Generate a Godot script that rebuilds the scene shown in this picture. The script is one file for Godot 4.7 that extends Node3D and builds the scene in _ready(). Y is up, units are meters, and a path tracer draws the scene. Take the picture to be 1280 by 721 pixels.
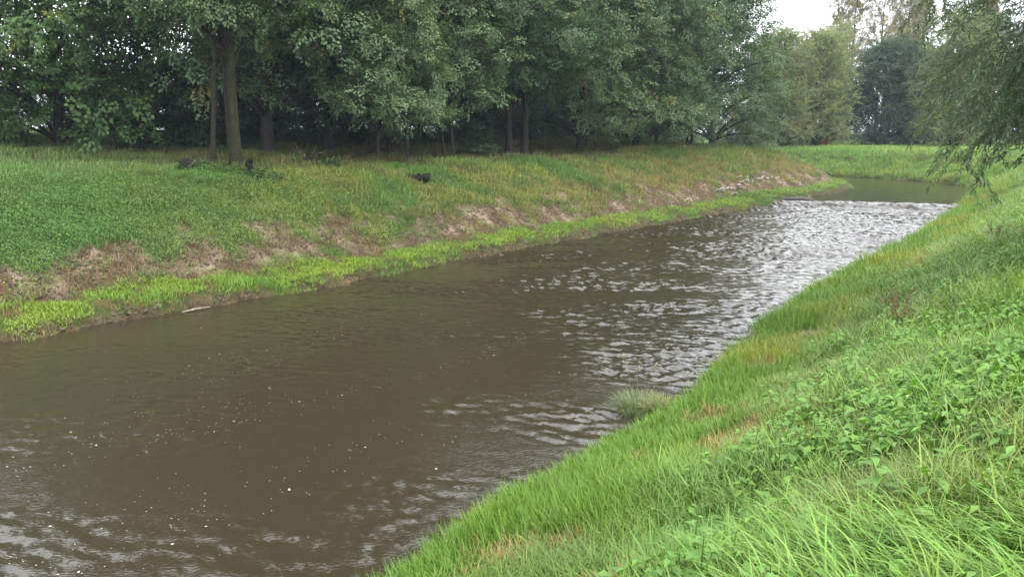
extends Node3D

# ---------------------------------------------------------------- mesh helpers
class Acc:
	var v := PackedVector3Array()
	var n := PackedVector3Array()
	var c := PackedColorArray()
	var ix := PackedInt32Array()
	func vert(p: Vector3, nn: Vector3, col: Color) -> int:
		v.push_back(p); n.push_back(nn); c.push_back(col)
		return v.size() - 1
	func tri(a: int, b: int, d: int) -> void:
		ix.push_back(a); ix.push_back(b); ix.push_back(d)
	func orient() -> void:      # every face turned to the side its normals point to
		for f in range(0, ix.size(), 3):
			var A := v[ix[f]]
			var fn := (v[ix[f + 2]] - A).cross(v[ix[f + 1]] - A)
			if fn.dot(n[ix[f]] + n[ix[f + 1]] + n[ix[f + 2]]) < 0.0:
				var t := ix[f + 1]
				ix[f + 1] = ix[f + 2]
				ix[f + 2] = t
	func add_copy(o: Acc, t: Transform3D, tint: Color) -> void:
		var first := v.size()
		v.append_array(t * o.v)
		n.append_array(Transform3D(t.basis.orthonormalized(), Vector3.ZERO) * o.n)
		for q in o.c: c.push_back(q * tint)
		for k in o.ix: ix.push_back(k + first)
	func mesh(mat: Material, ready := false) -> ArrayMesh:
		if not ready: orient()
		var arr := []
		arr.resize(Mesh.ARRAY_MAX)
		arr[Mesh.ARRAY_VERTEX] = v
		arr[Mesh.ARRAY_NORMAL] = n
		arr[Mesh.ARRAY_COLOR] = c
		arr[Mesh.ARRAY_INDEX] = ix
		var m := ArrayMesh.new()
		m.add_surface_from_arrays(Mesh.PRIMITIVE_TRIANGLES, arr)
		if mat: m.surface_set_material(0, mat)
		return m

var rng := RandomNumberGenerator.new()
var taken := {}
var M := {}
func rr(a: float, b: float) -> float:
	return rng.randf_range(a, b)
func lin(r: float, g: float, b: float) -> Color:
	return Color(r, g, b)
func vary(c: Color, amount: float) -> Color:
	var k := 1.0 + rr(-amount, amount)
	return Color(c.r * k * (1.0 + rr(-amount, amount) * 0.4), c.g * k, c.b * k * (1.0 + rr(-amount, amount) * 0.5))
func srgb(r: float, g: float, b: float) -> Color:
	return Color(r, g, b).linear_to_srgb()

func numbered(called: String) -> String:
	if not taken.has(called):
		taken[called] = 0
		return called
	taken[called] += 1
	return "%s_%03d" % [called, taken[called]]
func tag(o: Node, label: String, category: String, group := "", kind := "") -> void:
	if label: o.set_meta("label", label)
	if category: o.set_meta("category", category)
	if group: o.set_meta("group", group)
	if kind: o.set_meta("kind", kind)
func put(called: String, mesh: Mesh, parent: Node = null) -> MeshInstance3D:
	var o := MeshInstance3D.new()
	o.mesh = mesh
	if parent == null:
		o.name = numbered(called)
		add_child(o)
	else:
		o.name = called
		parent.add_child(o, true)
	return o
func many(called: String, mesh: Mesh, where: Array, tint: PackedColorArray, parent: Node = null) -> MultiMeshInstance3D:
	var mm := MultiMesh.new()
	mm.transform_format = MultiMesh.TRANSFORM_3D
	mm.use_colors = true
	mm.mesh = mesh
	mm.instance_count = where.size()
	for i in where.size():
		mm.set_instance_transform(i, where[i])
		mm.set_instance_color(i, tint[i])
	var o := MultiMeshInstance3D.new()
	o.multimesh = mm
	if parent == null:
		o.name = numbered(called)
		add_child(o)
	else:
		o.name = called
		parent.add_child(o, true)
	return o

func leaf(a: Acc, p: Vector3, dir: Vector3, nrm: Vector3, length: float, wid: float, col: Color, curl := 0.12) -> void:
	var side := dir.cross(nrm).normalized()
	var up := side.cross(dir).normalized()
	var m := p + dir * length * 0.42 + up * length * curl * 0.35
	var tip := p + dir * length - up * length * curl
	var i0 := a.vert(p, up, col)
	var i1 := a.vert(m + side * wid * 0.5 + up * wid * 0.13, (up - side * 0.25).normalized(), col)
	var i2 := a.vert(tip, (up + dir * 0.15).normalized(), col)
	var i3 := a.vert(m - side * wid * 0.5 + up * wid * 0.13, (up + side * 0.25).normalized(), col)
	a.tri(i0, i1, i2)
	a.tri(i0, i2, i3)

# a blade of grass that leans from angle th0 (at its foot) to th1 (at its tip)
func blade(a: Acc, p: Vector3, az: float, length: float, wid: float, th0: float, th1: float, col: Color, seg := 3) -> void:
	var out := Vector3(cos(az), 0, sin(az))
	var side := Vector3(-sin(az), 0, cos(az))
	var q := p
	var l := -1
	var r := -1
	for k in seg + 1:
		var t := float(k) / seg
		var th := lerpf(th0, th1, t)
		var d := Vector3.UP * cos(th) + out * sin(th)
		var nn := Vector3.UP * sin(th) - out * cos(th)
		if k == seg:
			var e := a.vert(q, nn, col)
			a.tri(l, r, e)
		else:
			var w := wid * 0.5 * (1.0 - 0.55 * t * t) * (0.75 if k == 0 else 1.0)
			var l2 := a.vert(q - side * w, nn, col)
			var r2 := a.vert(q + side * w, nn, col)
			if k > 0:
				a.tri(l, r, r2)
				a.tri(l, r2, l2)
			l = l2
			r = r2
		q += d * length / seg

func tube(a: Acc, pts: Array, rad: Array, sides: int, col: Color, cap := false) -> void:
	var ring0 := -1
	for k in pts.size():
		var d: Vector3 = (pts[mini(k + 1, pts.size() - 1)] - pts[maxi(k - 1, 0)]).normalized()
		var x := d.cross(Vector3(0.31, 0.2, 0.93) if absf(d.z) < 0.8 else Vector3.RIGHT).normalized()
		var y := d.cross(x)
		var first := a.v.size()
		for s in sides:
			var an := TAU * s / sides
			var nn := x * cos(an) + y * sin(an)
			a.vert(pts[k] + nn * rad[k], nn, col)
		if ring0 >= 0:
			for s in sides:
				var t := (s + 1) % sides
				a.tri(ring0 + s, first + s, first + t)
				a.tri(ring0 + s, first + t, ring0 + t)
		ring0 = first
	if cap:
		var e := a.vert(pts[-1], (pts[-1] - pts[-2]).normalized(), col)
		for s in sides:
			a.tri(ring0 + s, e, ring0 + (s + 1) % sides)

# a lump: an icosphere-like ball pushed about by noise
func lump(a: Acc, at: Vector3, size: Vector3, rough: float, noise_at: float, col: Color, nu := 14, nv := 9) -> void:
	var base := a.v.size()
	var pts := []
	for j in nv + 1:
		for i in nu:
			var th := PI * j / nv
			var ph := TAU * i / nu
			var d := Vector3(sin(th) * cos(ph), cos(th), sin(th) * sin(ph))
			var k := 1.0 + rough * noise.get_noise_3d(d.x * 60.0 + noise_at, d.y * 60.0, d.z * 60.0 - noise_at)
			pts.append(at + d * size * k)
			a.vert(pts[-1], (d / size).normalized(), col)
	for j in nv:
		for i in nu:
			var i2 := (i + 1) % nu
			a.tri(base + j * nu + i, base + j * nu + i2, base + (j + 1) * nu + i2)
			a.tri(base + j * nu + i, base + (j + 1) * nu + i2, base + (j + 1) * nu + i)
	# normals from the faces
	for k in range(base, a.v.size()):
		a.n[k] = Vector3.ZERO
	for f in range(a.ix.size() - nv * nu * 6, a.ix.size(), 3):
		var A := a.v[a.ix[f]]
		var fn := (a.v[a.ix[f + 2]] - A).cross(a.v[a.ix[f + 1]] - A)
		for q in 3:
			a.n[a.ix[f + q]] += fn
	for k in range(base, a.v.size()):
		a.n[k] = a.n[k].normalized() if a.n[k].length() > 1e-9 else (a.v[k] - at).normalized()

# ---------------------------------------------------------------- the lie of the land
var noise := FastNoiseLite.new()
var noise2 := FastNoiseLite.new()
var fine := FastNoiseLite.new()
const G := 0.25
const GX0 := -44.0
const GZ0 := -94.0
const GNX := 401
const GNZ := 425
var gh := PackedFloat32Array()
var gu := PackedFloat32Array()      # distance from the water's edge: > 0 left bank, < 0 right bank, 0 in the water
var LEFT := [Vector2(-60, 53), Vector2(-30, 15), Vector2(-20, 1.8), Vector2(-13.6, -6.6), Vector2(-8.61, -13.03), Vector2(-6.56, -15.61), Vector2(-4.09, -18.24), Vector2(-1.6, -21.75), Vector2(1.56, -25.84), Vector2(4.76, -29.6), Vector2(8.6, -34.2), Vector2(11.9, -38.4), Vector2(13.3, -39.2), Vector2(17.2, -43.2), Vector2(20.2, -47.6), Vector2(21.1, -50.5), Vector2(20.3, -53.5), Vector2(17.5, -57), Vector2(13, -62), Vector2(5, -67), Vector2(-8, -72), Vector2(-60, -80)]
var RIGHT := [Vector2(-60, 66), Vector2(-20, 19), Vector2(-10, 6), Vector2(-4.1, -1.3), Vector2(-1.05, -5.6), Vector2(-0.4, -6.7), Vector2(0.22, -7.6), Vector2(1.14, -8.7), Vector2(1.8, -9.3), Vector2(2.45, -10.4), Vector2(3.52, -12.4), Vector2(5.2, -15.3), Vector2(8.4, -19.75), Vector2(12.75, -25.6), Vector2(16.6, -31.2), Vector2(20.3, -36.4), Vector2(25.2, -43.6), Vector2(28.0, -49.2), Vector2(27.8, -53.8), Vector2(25.6, -59.5), Vector2(21.5, -65.5), Vector2(15, -71.5), Vector2(5, -77), Vector2(-8, -82), Vector2(-60, -90)]
const WEIR := Vector2(12.6, -39.0)
const WUP := Vector2(0.31, -0.951)
const POOL := 0.24

func edge_dist(line: Array, p: Vector2) -> float:
	var best := 1e9
	for k in line.size() - 1:
		var a: Vector2 = line[k]
		var ab: Vector2 = line[k + 1] - a
		var t := clampf((p - a).dot(ab) / ab.length_squared(), 0.0, 1.0)
		best = minf(best, (a + ab * t - p).length_squared())
	return sqrt(best)

func level(x: float, z: float) -> float:
	return POOL * smoothstep(-0.7, 0.1, (Vector2(x, z) - WEIR).dot(WUP))

func prof(table: Array, u: float) -> float:
	for k in table.size() - 1:
		if u <= table[k + 1][0]:
			var t: float = (u - table[k][0]) / (table[k + 1][0] - table[k][0])
			return lerpf(table[k][1], table[k + 1][1], t)
	return table[-1][1]
var PL := [[0.0, -0.06], [0.16, 0.2], [0.4, 0.27], [1.25, 0.4], [1.75, 0.74], [2.3, 1.05], [4.4, 1.95], [5.6, 2.25], [7.5, 2.42], [10.0, 2.55], [16.0, 2.95], [22.0, 3.1], [400.0, 3.1]]
var PR := [[0.0, -0.05], [0.25, 0.18], [1.2, 0.42], [2.3, 0.9], [3.7, 1.58], [4.6, 1.78], [6.0, 1.86], [400.0, 1.9]]

func build_land() -> void:
	var poly := PackedVector2Array()
	for p in LEFT: poly.append(p)
	for k in range(RIGHT.size() - 1, -1, -1): poly.append(RIGHT[k])
	gh.resize(GNX * GNZ)
	gu.resize(GNX * GNZ)
	for j in GNZ:
		for i in GNX:
			var x := GX0 + i * G
			var z := GZ0 + j * G
			var p := Vector2(x, z) + 0.26 * Vector2(noise2.get_noise_2d(x * 30.0 + 400.0, z * 30.0), noise2.get_noise_2d(x * 30.0, z * 30.0 - 400.0))
			var wob := noise2.get_noise_2d(x * 14.0, z * 14.0)
			var dl := edge_dist(LEFT, p)
			var dr := edge_dist(RIGHT, p)
			var h := 0.0
			var u := 0.0
			if Geometry2D.is_point_in_polygon(p + Vector2(0.0013, 0.0017), poly):
				h = -0.06 - minf(minf(dl, dr) * 0.45, 0.7)
			elif dl < dr:
				u = dl
				h = prof(PL, maxf(0.0, u + wob * minf(u, 0.35)))
				var bare := smoothstep(1.0, 1.5, u) * (1.0 - smoothstep(2.2, 3.0, u))
				h += bare * 0.13 * noise.get_noise_2d(x * 55.0, z * 55.0)
				h += smoothstep(0.2, 1.0, u) * 0.07 * noise.get_noise_2d(x * 22.0 + 50.0, z * 22.0)
				h += smoothstep(2.0, 8.0, u) * 0.18 * noise.get_noise_2d(x * 5.0, z * 5.0 + 90.0)
			else:
				u = -dr
				h = prof(PR, maxf(0.0, dr + wob * minf(dr, 0.35)))
				h += smoothstep(0.2, 1.5, dr) * 0.09 * noise.get_noise_2d(x * 20.0 + 50.0, z * 20.0)
				h += smoothstep(1.0, 4.0, dr) * 0.1 * noise.get_noise_2d(x * 6.0, z * 6.0 + 90.0)
			gh[j * GNX + i] = h + level(x, z)
			gu[j * GNX + i] = u

func look(g: PackedFloat32Array, x: float, z: float) -> float:
	var fx := clampf((x - GX0) / G, 0.0, GNX - 1.001)
	var fz := clampf((z - GZ0) / G, 0.0, GNZ - 1.001)
	var i := int(fx)
	var j := int(fz)
	fx -= i
	fz -= j
	var k := j * GNX + i
	return lerpf(lerpf(g[k], g[k + 1], fx), lerpf(g[k + GNX], g[k + GNX + 1], fx), fz)
func ground(x: float, z: float) -> float:
	return look(gh, x, z)
func bank(x: float, z: float) -> float:
	return look(gu, x, z)
func on_ground(x: float, z: float, sink := 0.0) -> Vector3:
	return Vector3(x, ground(x, z) - sink, z)
func patch(x: float, z: float, f: float, off := 0.0) -> float:      # 0 .. 1
	return clampf(noise2.get_noise_2d(x * f + off, z * f - off) * 0.9 + 0.5, 0.0, 1.0)
# how far downstream (metres from the nearest point seen on the left bank) a place lies
func along(x: float, z: float) -> float:
	return (Vector2(x, z) - Vector2(-8.6, -13.0)).dot(Vector2(0.6217, -0.7833))

# share of bare soil, 0 .. 1
func bareness(x: float, z: float, u: float) -> float:
	var b := 0.0
	if u > 0.0:
		var w := (patch(x, z, 26.0, 7.0) - 0.5) * 1.1 + (patch(x, z, 80.0, 3.0) - 0.5) * 0.6
		b = smoothstep(1.1, 1.35, u + w * 0.3) * (1.0 - smoothstep(1.9, 2.7, u + w * 1.3))
		b *= smoothstep(0.22, 0.5, patch(x, z, 34.0, 31.0) + 0.28)
		b = maxf(b, (1.0 - smoothstep(0.12, 0.3, u)) * smoothstep(0.3, 0.5, patch(x, z, 18.0, 77.0)))
	elif u < 0.0:
		var d := -u
		b = smoothstep(0.66, 0.74, patch(x, z, 30.0, 210.0)) * smoothstep(0.5, 0.9, d) * (1.0 - smoothstep(1.9, 2.6, d))
		b = maxf(b, 1.0 - smoothstep(0.0, 0.12, d))
	return b
# share of leaf litter under the trees of the left bank
func litter(x: float, z: float, u: float) -> float:
	if u <= 4.5: return 0.0
	var s := along(x, z)
	var a := smoothstep(5.2, 7.2, u + (patch(x, z, 12.0, 19.0) - 0.5) * 3.4)
	return a * (1.0 - smoothstep(34.0, 42.0, s)) * (1.0 - smoothstep(17.0, 24.0, u)) * (0.55 + 0.45 * patch(x, z, 9.0, 44.0))
# share of dry straw-coloured grass on the left slope
func dryness(x: float, z: float, u: float) -> float:
	if u <= 0.0: return 0.0
	var s := along(x, z)
	var a := smoothstep(8.0, 26.0, s) * smoothstep(1.3, 1.9, u) * (1.0 - smoothstep(3.2, 5.4 + smoothstep(20.0, 32.0, s) * 0.9, u + (patch(x, z, 9.0, 120.0) - 0.5) * 1.6))
	return a * smoothstep(0.2, 0.6, patch(x, z, 14.0, 61.0) + smoothstep(14.0, 30.0, s) * 0.3)

func ground_color(x: float, z: float, u: float) -> Color:
	var soil := lin(0.11, 0.072, 0.042).lerp(lin(0.27, 0.21, 0.155), smoothstep(0.45, 0.8, patch(x, z, 44.0, 9.0)))
	var green := lin(0.05, 0.085, 0.018)
	if u < 0.0: green = lin(0.055, 0.10, 0.018)
	var c := green.lerp(lin(0.13, 0.10, 0.035), dryness(x, z, u) * 0.8)
	c = c.lerp(lin(0.075, 0.052, 0.028), litter(x, z, u) * 0.85)
	if u == 0.0: return lin(0.06, 0.045, 0.03)
	if u > 0.0 and u < 0.45: soil = lin(0.085, 0.062, 0.036)
	return c.lerp(soil, bareness(x, z, u))

func build_ground() -> void:
	var xs := []
	var zs := []
	for q in [-600.0, -350.0, -200.0, -120.0, -80.0, -60.0, -50.0]: xs.append(q)
	for i in range(0, GNX):
		var gx := GX0 + i * G
		if (gx > -22.0 and gx < 30.0) or i % 2 == 0: xs.append(gx)
	for q in [62.0, 70.0, 85.0, 110.0, 150.0, 250.0, 400.0, 600.0]: xs.append(q)
	for q in [-700.0, -450.0, -300.0, -200.0, -150.0, -120.0, -105.0]: zs.append(q)
	for j in range(0, GNZ):
		var gz := GZ0 + j * G
		if (gz > -54.0 and gz < -1.0) or j % 2 == 0: zs.append(gz)
	for q in [16.0, 25.0, 45.0, 90.0, 200.0]: zs.append(q)
	var a := Acc.new()
	var nx := xs.size()
	for z in zs:
		for x in xs:
			var u := bank(x, z)
			var e := 0.2
			var nn := Vector3(ground(x - e, z) - ground(x + e, z), 2 * e, ground(x, z - e) - ground(x, z + e)).normalized()
			a.vert(Vector3(x, ground(x, z), z), nn, ground_color(x, z, u))
	for j in zs.size() - 1:
		for i in nx - 1:
			var k := j * nx + i
			a.tri(k, k + 1, k + nx + 1)
			a.tri(k, k + nx + 1, k + nx)
	var o := put("ground", a.mesh(M.soil))
	tag(o, "", "", "", "structure")

# ---------------------------------------------------------------- water
func water_height(x: float, z: float, s: float, w: float) -> float:
	# s along the flow (upstream positive), w across
	var up := (Vector2(x, z) - WEIR).dot(WUP)
	var calm := smoothstep(-0.3, 1.2, up)
	var rough := smoothstep(0.30, 0.75, patch(x * 0.7, z * 1.2, 9.0, 5.0)) * 0.7 + smoothstep(0.40, 0.75, patch(x * 0.45, z * 1.3, 24.0, 15.0)) * 0.7
	rough = 0.15 + 0.15 * smoothstep(2.0, 8.0, s) + rough * (0.15 + 1.5 * smoothstep(0.5, 8.5, s - w * 0.4)) + 1.35 * smoothstep(8.0, 24.0, s - w * 0.3)
	# broken water along the near right edge
	rough += 0.8 * smoothstep(1.8, 0.4, w) * smoothstep(0.45, 0.65, patch(x, z, 16.0, 88.0)) * (1.0 - smoothstep(5.0, 14.0, s))
	rough += 0.7 * smoothstep(0.62, 0.74, patch(x * 0.6, z * 1.2, 20.0, 188.0)) * (1.0 - smoothstep(4.0, 9.0, s))
	rough *= 1.0 - 0.88 * calm
	var h := level(x, z)
	h += rough * (0.007 + 0.009 * smoothstep(4.0, 16.0, s)) * fine.get_noise_2d(s * 46.0 + w * 9.0, w * 21.0)
	h += rough * 0.0125 * fine.get_noise_2d(s * 96.0 + 300.0, w * 50.0 - s * 12.0)
	h += rough * 0.012 * fine.get_noise_2d(s * 165.0 + 700.0, w * 80.0)
	h += 0.006 * (1.0 - calm) * noise.get_noise_2d(s * 12.0, w * 9.0)
	# tumbling water just below the sill
	h += 0.03 * smoothstep(-3.5, -0.6, up) * (1.0 - smoothstep(-0.6, 0.0, up)) * fine.get_noise_2d(s * 22.0 + 90.0, w * 30.0)
	return h

func build_water() -> void:
	var d := Vector2(0.5795, -0.815)
	var nl := Vector2(-0.815, -0.5795)
	var o := Vector2(-1.28, -5.85)
	var ss := []
	var ws := []
	var q := -60.0
	while q < 82.0:
		ss.append(q)
		q += 3.0 if q < -9.0 else 0.09 if q < -2.0 else 0.052 if q < 16.0 else 0.062 if q < 24.0 else 0.085 if q < 46.0 else 0.16 if q < 62.0 else 1.0
	q = -6.0
	while q < 60.0:
		ws.append(q)
		q += 0.9 if q < -1.6 else 0.062 if q < 11.6 else 0.16 if q < 17.0 else 1.5
	var a := Acc.new()
	var nw := ws.size()
	for s in ss:
		for w in ws:
			var p: Vector2 = o + d * s + nl * w
			a.vert(Vector3(p.x, water_height(p.x, p.y, s, w), p.y), Vector3.ZERO, Color.WHITE)
	for j in ss.size() - 1:
		for i in nw - 1:
			var k := j * nw + i
			a.tri(k, k + 1, k + nw + 1)
			a.tri(k, k + nw + 1, k + nw)
	for j in ss.size():
		for i in nw:
			var k := j * nw + i
			var e1 := a.v[j * nw + mini(i + 1, nw - 1)] - a.v[j * nw + maxi(i - 1, 0)]
			var e2 := a.v[mini(j + 1, ss.size() - 1) * nw + i] - a.v[maxi(j - 1, 0) * nw + i]
			var nn := e1.cross(e2)
			a.n[k] = (nn if nn.y > 0 else -nn).normalized()
	var w_ := put("river_water", a.mesh(M.water))
	tag(w_, "", "", "", "structure")

# ---------------------------------------------------------------- materials
func noise_tex(freq: float, lo: float, hi: float, octaves := 4, size := 512, seed_ := 1) -> NoiseTexture2D:
	var f := FastNoiseLite.new()
	f.seed = seed_
	f.frequency = freq
	f.fractal_octaves = octaves
	var t := NoiseTexture2D.new()
	t.noise = f
	t.seamless = true
	t.width = size
	t.height = size
	var g := Gradient.new()
	g.set_color(0, Color(lo, lo, lo))
	g.set_color(1, Color(hi, hi, hi))
	t.color_ramp = g
	return t
func plant_mat(rough: float, back: Color, spec := 0.4) -> StandardMaterial3D:
	var m := StandardMaterial3D.new()
	m.vertex_color_use_as_albedo = true
	m.albedo_color = srgb(0.8, 0.8, 0.8)
	m.roughness = rough
	m.metallic_specular = spec
	m.backlight_enabled = true
	m.backlight = back.linear_to_srgb()
	m.cull_mode = BaseMaterial3D.CULL_DISABLED
	return m
func build_materials() -> void:
	var soil := StandardMaterial3D.new()
	soil.vertex_color_use_as_albedo = true
	soil.albedo_color = srgb(0.8, 0.8, 0.8)
	soil.roughness = 0.95
	soil.metallic_specular = 0.25
	soil.albedo_texture = noise_tex(0.03, 0.62, 1.0, 5)
	soil.uv1_triplanar = true
	soil.uv1_world_triplanar = true
	soil.uv1_scale = Vector3.ONE * 0.55
	soil.heightmap_enabled = true
	soil.heightmap_texture = noise_tex(0.05, 0.0, 1.0, 5, 512, 4)
	soil.heightmap_scale = 5.0
	M.soil = soil
	var water := StandardMaterial3D.new()
	water.albedo_color = srgb(0.0185, 0.0152, 0.0085)
	water.roughness = 0.11
	water.metallic_specular = 0.36
	water.uv1_triplanar = true
	water.uv1_world_triplanar = true
	water.uv1_scale = Vector3(0.7, 0.9, 1.5)
	water.heightmap_enabled = true
	water.heightmap_texture = noise_tex(0.035, 0.0, 1.0, 3, 512, 9)
	water.heightmap_scale = 0.22
	M.water = water
	var bark := StandardMaterial3D.new()
	bark.vertex_color_use_as_albedo = true
	bark.roughness = 0.95
	bark.metallic_specular = 0.2
	bark.albedo_texture = noise_tex(0.03, 0.5, 1.0, 5, 256, 6)
	bark.uv1_triplanar = true
	bark.uv1_scale = Vector3(2.5, 0.6, 2.5)
	bark.heightmap_enabled = true
	bark.heightmap_texture = noise_tex(0.06, 0.0, 1.0, 4, 256, 16)
	bark.heightmap_scale = 3.0
	M.bark = bark
	M.leaf = plant_mat(0.6, lin(0.5, 0.6, 0.25), 0.4)
	M.leaf.albedo_color = srgb(0.93, 0.93, 0.95)
	M.grass = plant_mat(0.5, lin(0.5, 0.6, 0.15), 0.36)
	M.dry = plant_mat(0.8, lin(0.3, 0.28, 0.2), 0.3)
	var stone := StandardMaterial3D.new()
	stone.vertex_color_use_as_albedo = true
	stone.roughness = 0.9
	stone.albedo_texture = noise_tex(0.04, 0.6, 1.0, 5, 256, 26)
	stone.uv1_triplanar = true
	stone.uv1_scale = Vector3.ONE * 1.3
	stone.heightmap_enabled = true
	stone.heightmap_texture = noise_tex(0.06, 0.0, 1.0, 5, 256, 36)
	stone.heightmap_scale = 3.0
	M.stone = stone
	var foam := StandardMaterial3D.new()
	foam.albedo_color = srgb(0.36, 0.345, 0.31)
	foam.roughness = 0.7
	M.foam = foam

# ---------------------------------------------------------------- leaves and trees
# sprays point along +x, their upper side is +y
func broad_spray(n_leaves: int, length: float, leaf_len: float, leaf_wid: float) -> Acc:
	var a := Acc.new()
	for k in n_leaves:
		var t := (k + rr(0.0, 1.0)) / n_leaves
		var s := 1.0 if k % 2 == 0 else -1.0
		var reach := rr(0.0, 0.2) * (1.0 - 0.5 * t)
		var p := Vector3(length * (0.1 + 0.9 * t), -0.06 * t * t + rr(-0.07, 0.06), s * reach)
		var an := s * rr(0.1, 1.2)
		var dir := Vector3(cos(an), rr(-0.65, 0.15), sin(an)).normalized()
		var up := Vector3(rr(-0.5, 0.5), 1.0, rr(-0.5, 0.5)).normalized()
		var k2 := rr(0.72, 1.25)
		leaf(a, p, dir, up, leaf_len * rr(0.7, 1.2), leaf_wid * rr(0.75, 1.15), Color(k2, k2 * rr(0.95, 1.05), k2 * rr(0.85, 1.1)), rr(0.05, 0.25))
	a.orient()
	return a
func narrow_spray(n_leaves: int, length: float, leaf_len: float, leaf_wid: float, spread := 0.9) -> Acc:
	var a := Acc.new()
	tube(a, [Vector3.ZERO, Vector3(length * 0.5, -0.01, 0.01), Vector3(length, 0, 0)], [0.004, 0.003, 0.0015], 3, lin(0.6, 0.5, 0.4))
	for k in n_leaves:
		var t := (k + 0.5) / n_leaves
		var roll := k * 2.4 + rr(-0.4, 0.4)
		var off := Vector3(0, cos(roll), sin(roll))
		var p := Vector3(length * t, 0, 0)
		var dir := (Vector3(rr(0.35, 0.9), 0, 0) + off * rr(0.4, 1.0) * spread).normalized()
		var up := (Vector3(-1, 0, 0) + off * 0.6 + Vector3(rr(-.5, .5), rr(-.5, .5), rr(-.5, .5))).normalized()
		var k2 := rr(0.75, 1.3)
		var col := Color(k2, k2, k2 * rr(0.9, 1.2))
		if rng.randf() < 0.22: col = Color(1.5, 1.45, 1.9)         # pale undersides of willow leaves
		leaf(a, p, dir, up, leaf_len * rr(0.7, 1.15), leaf_wid * rr(0.8, 1.15), col, rr(0.05, 0.3))
	a.orient()
	return a

func bez(a: Vector3, b: Vector3, c: Vector3, t: float) -> Vector3:
	return a.lerp(b, t).lerp(b.lerp(c, t), t)
func turn(dir: Vector3, up: Vector3, scale: float) -> Basis:
	var z := dir.cross(up)
	if z.length() < 0.05: z = dir.cross(Vector3(0.3, 0.1, 1))
	z = z.normalized()
	return Basis(dir, z.cross(dir).normalized(), z).scaled(Vector3.ONE * scale)

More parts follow.
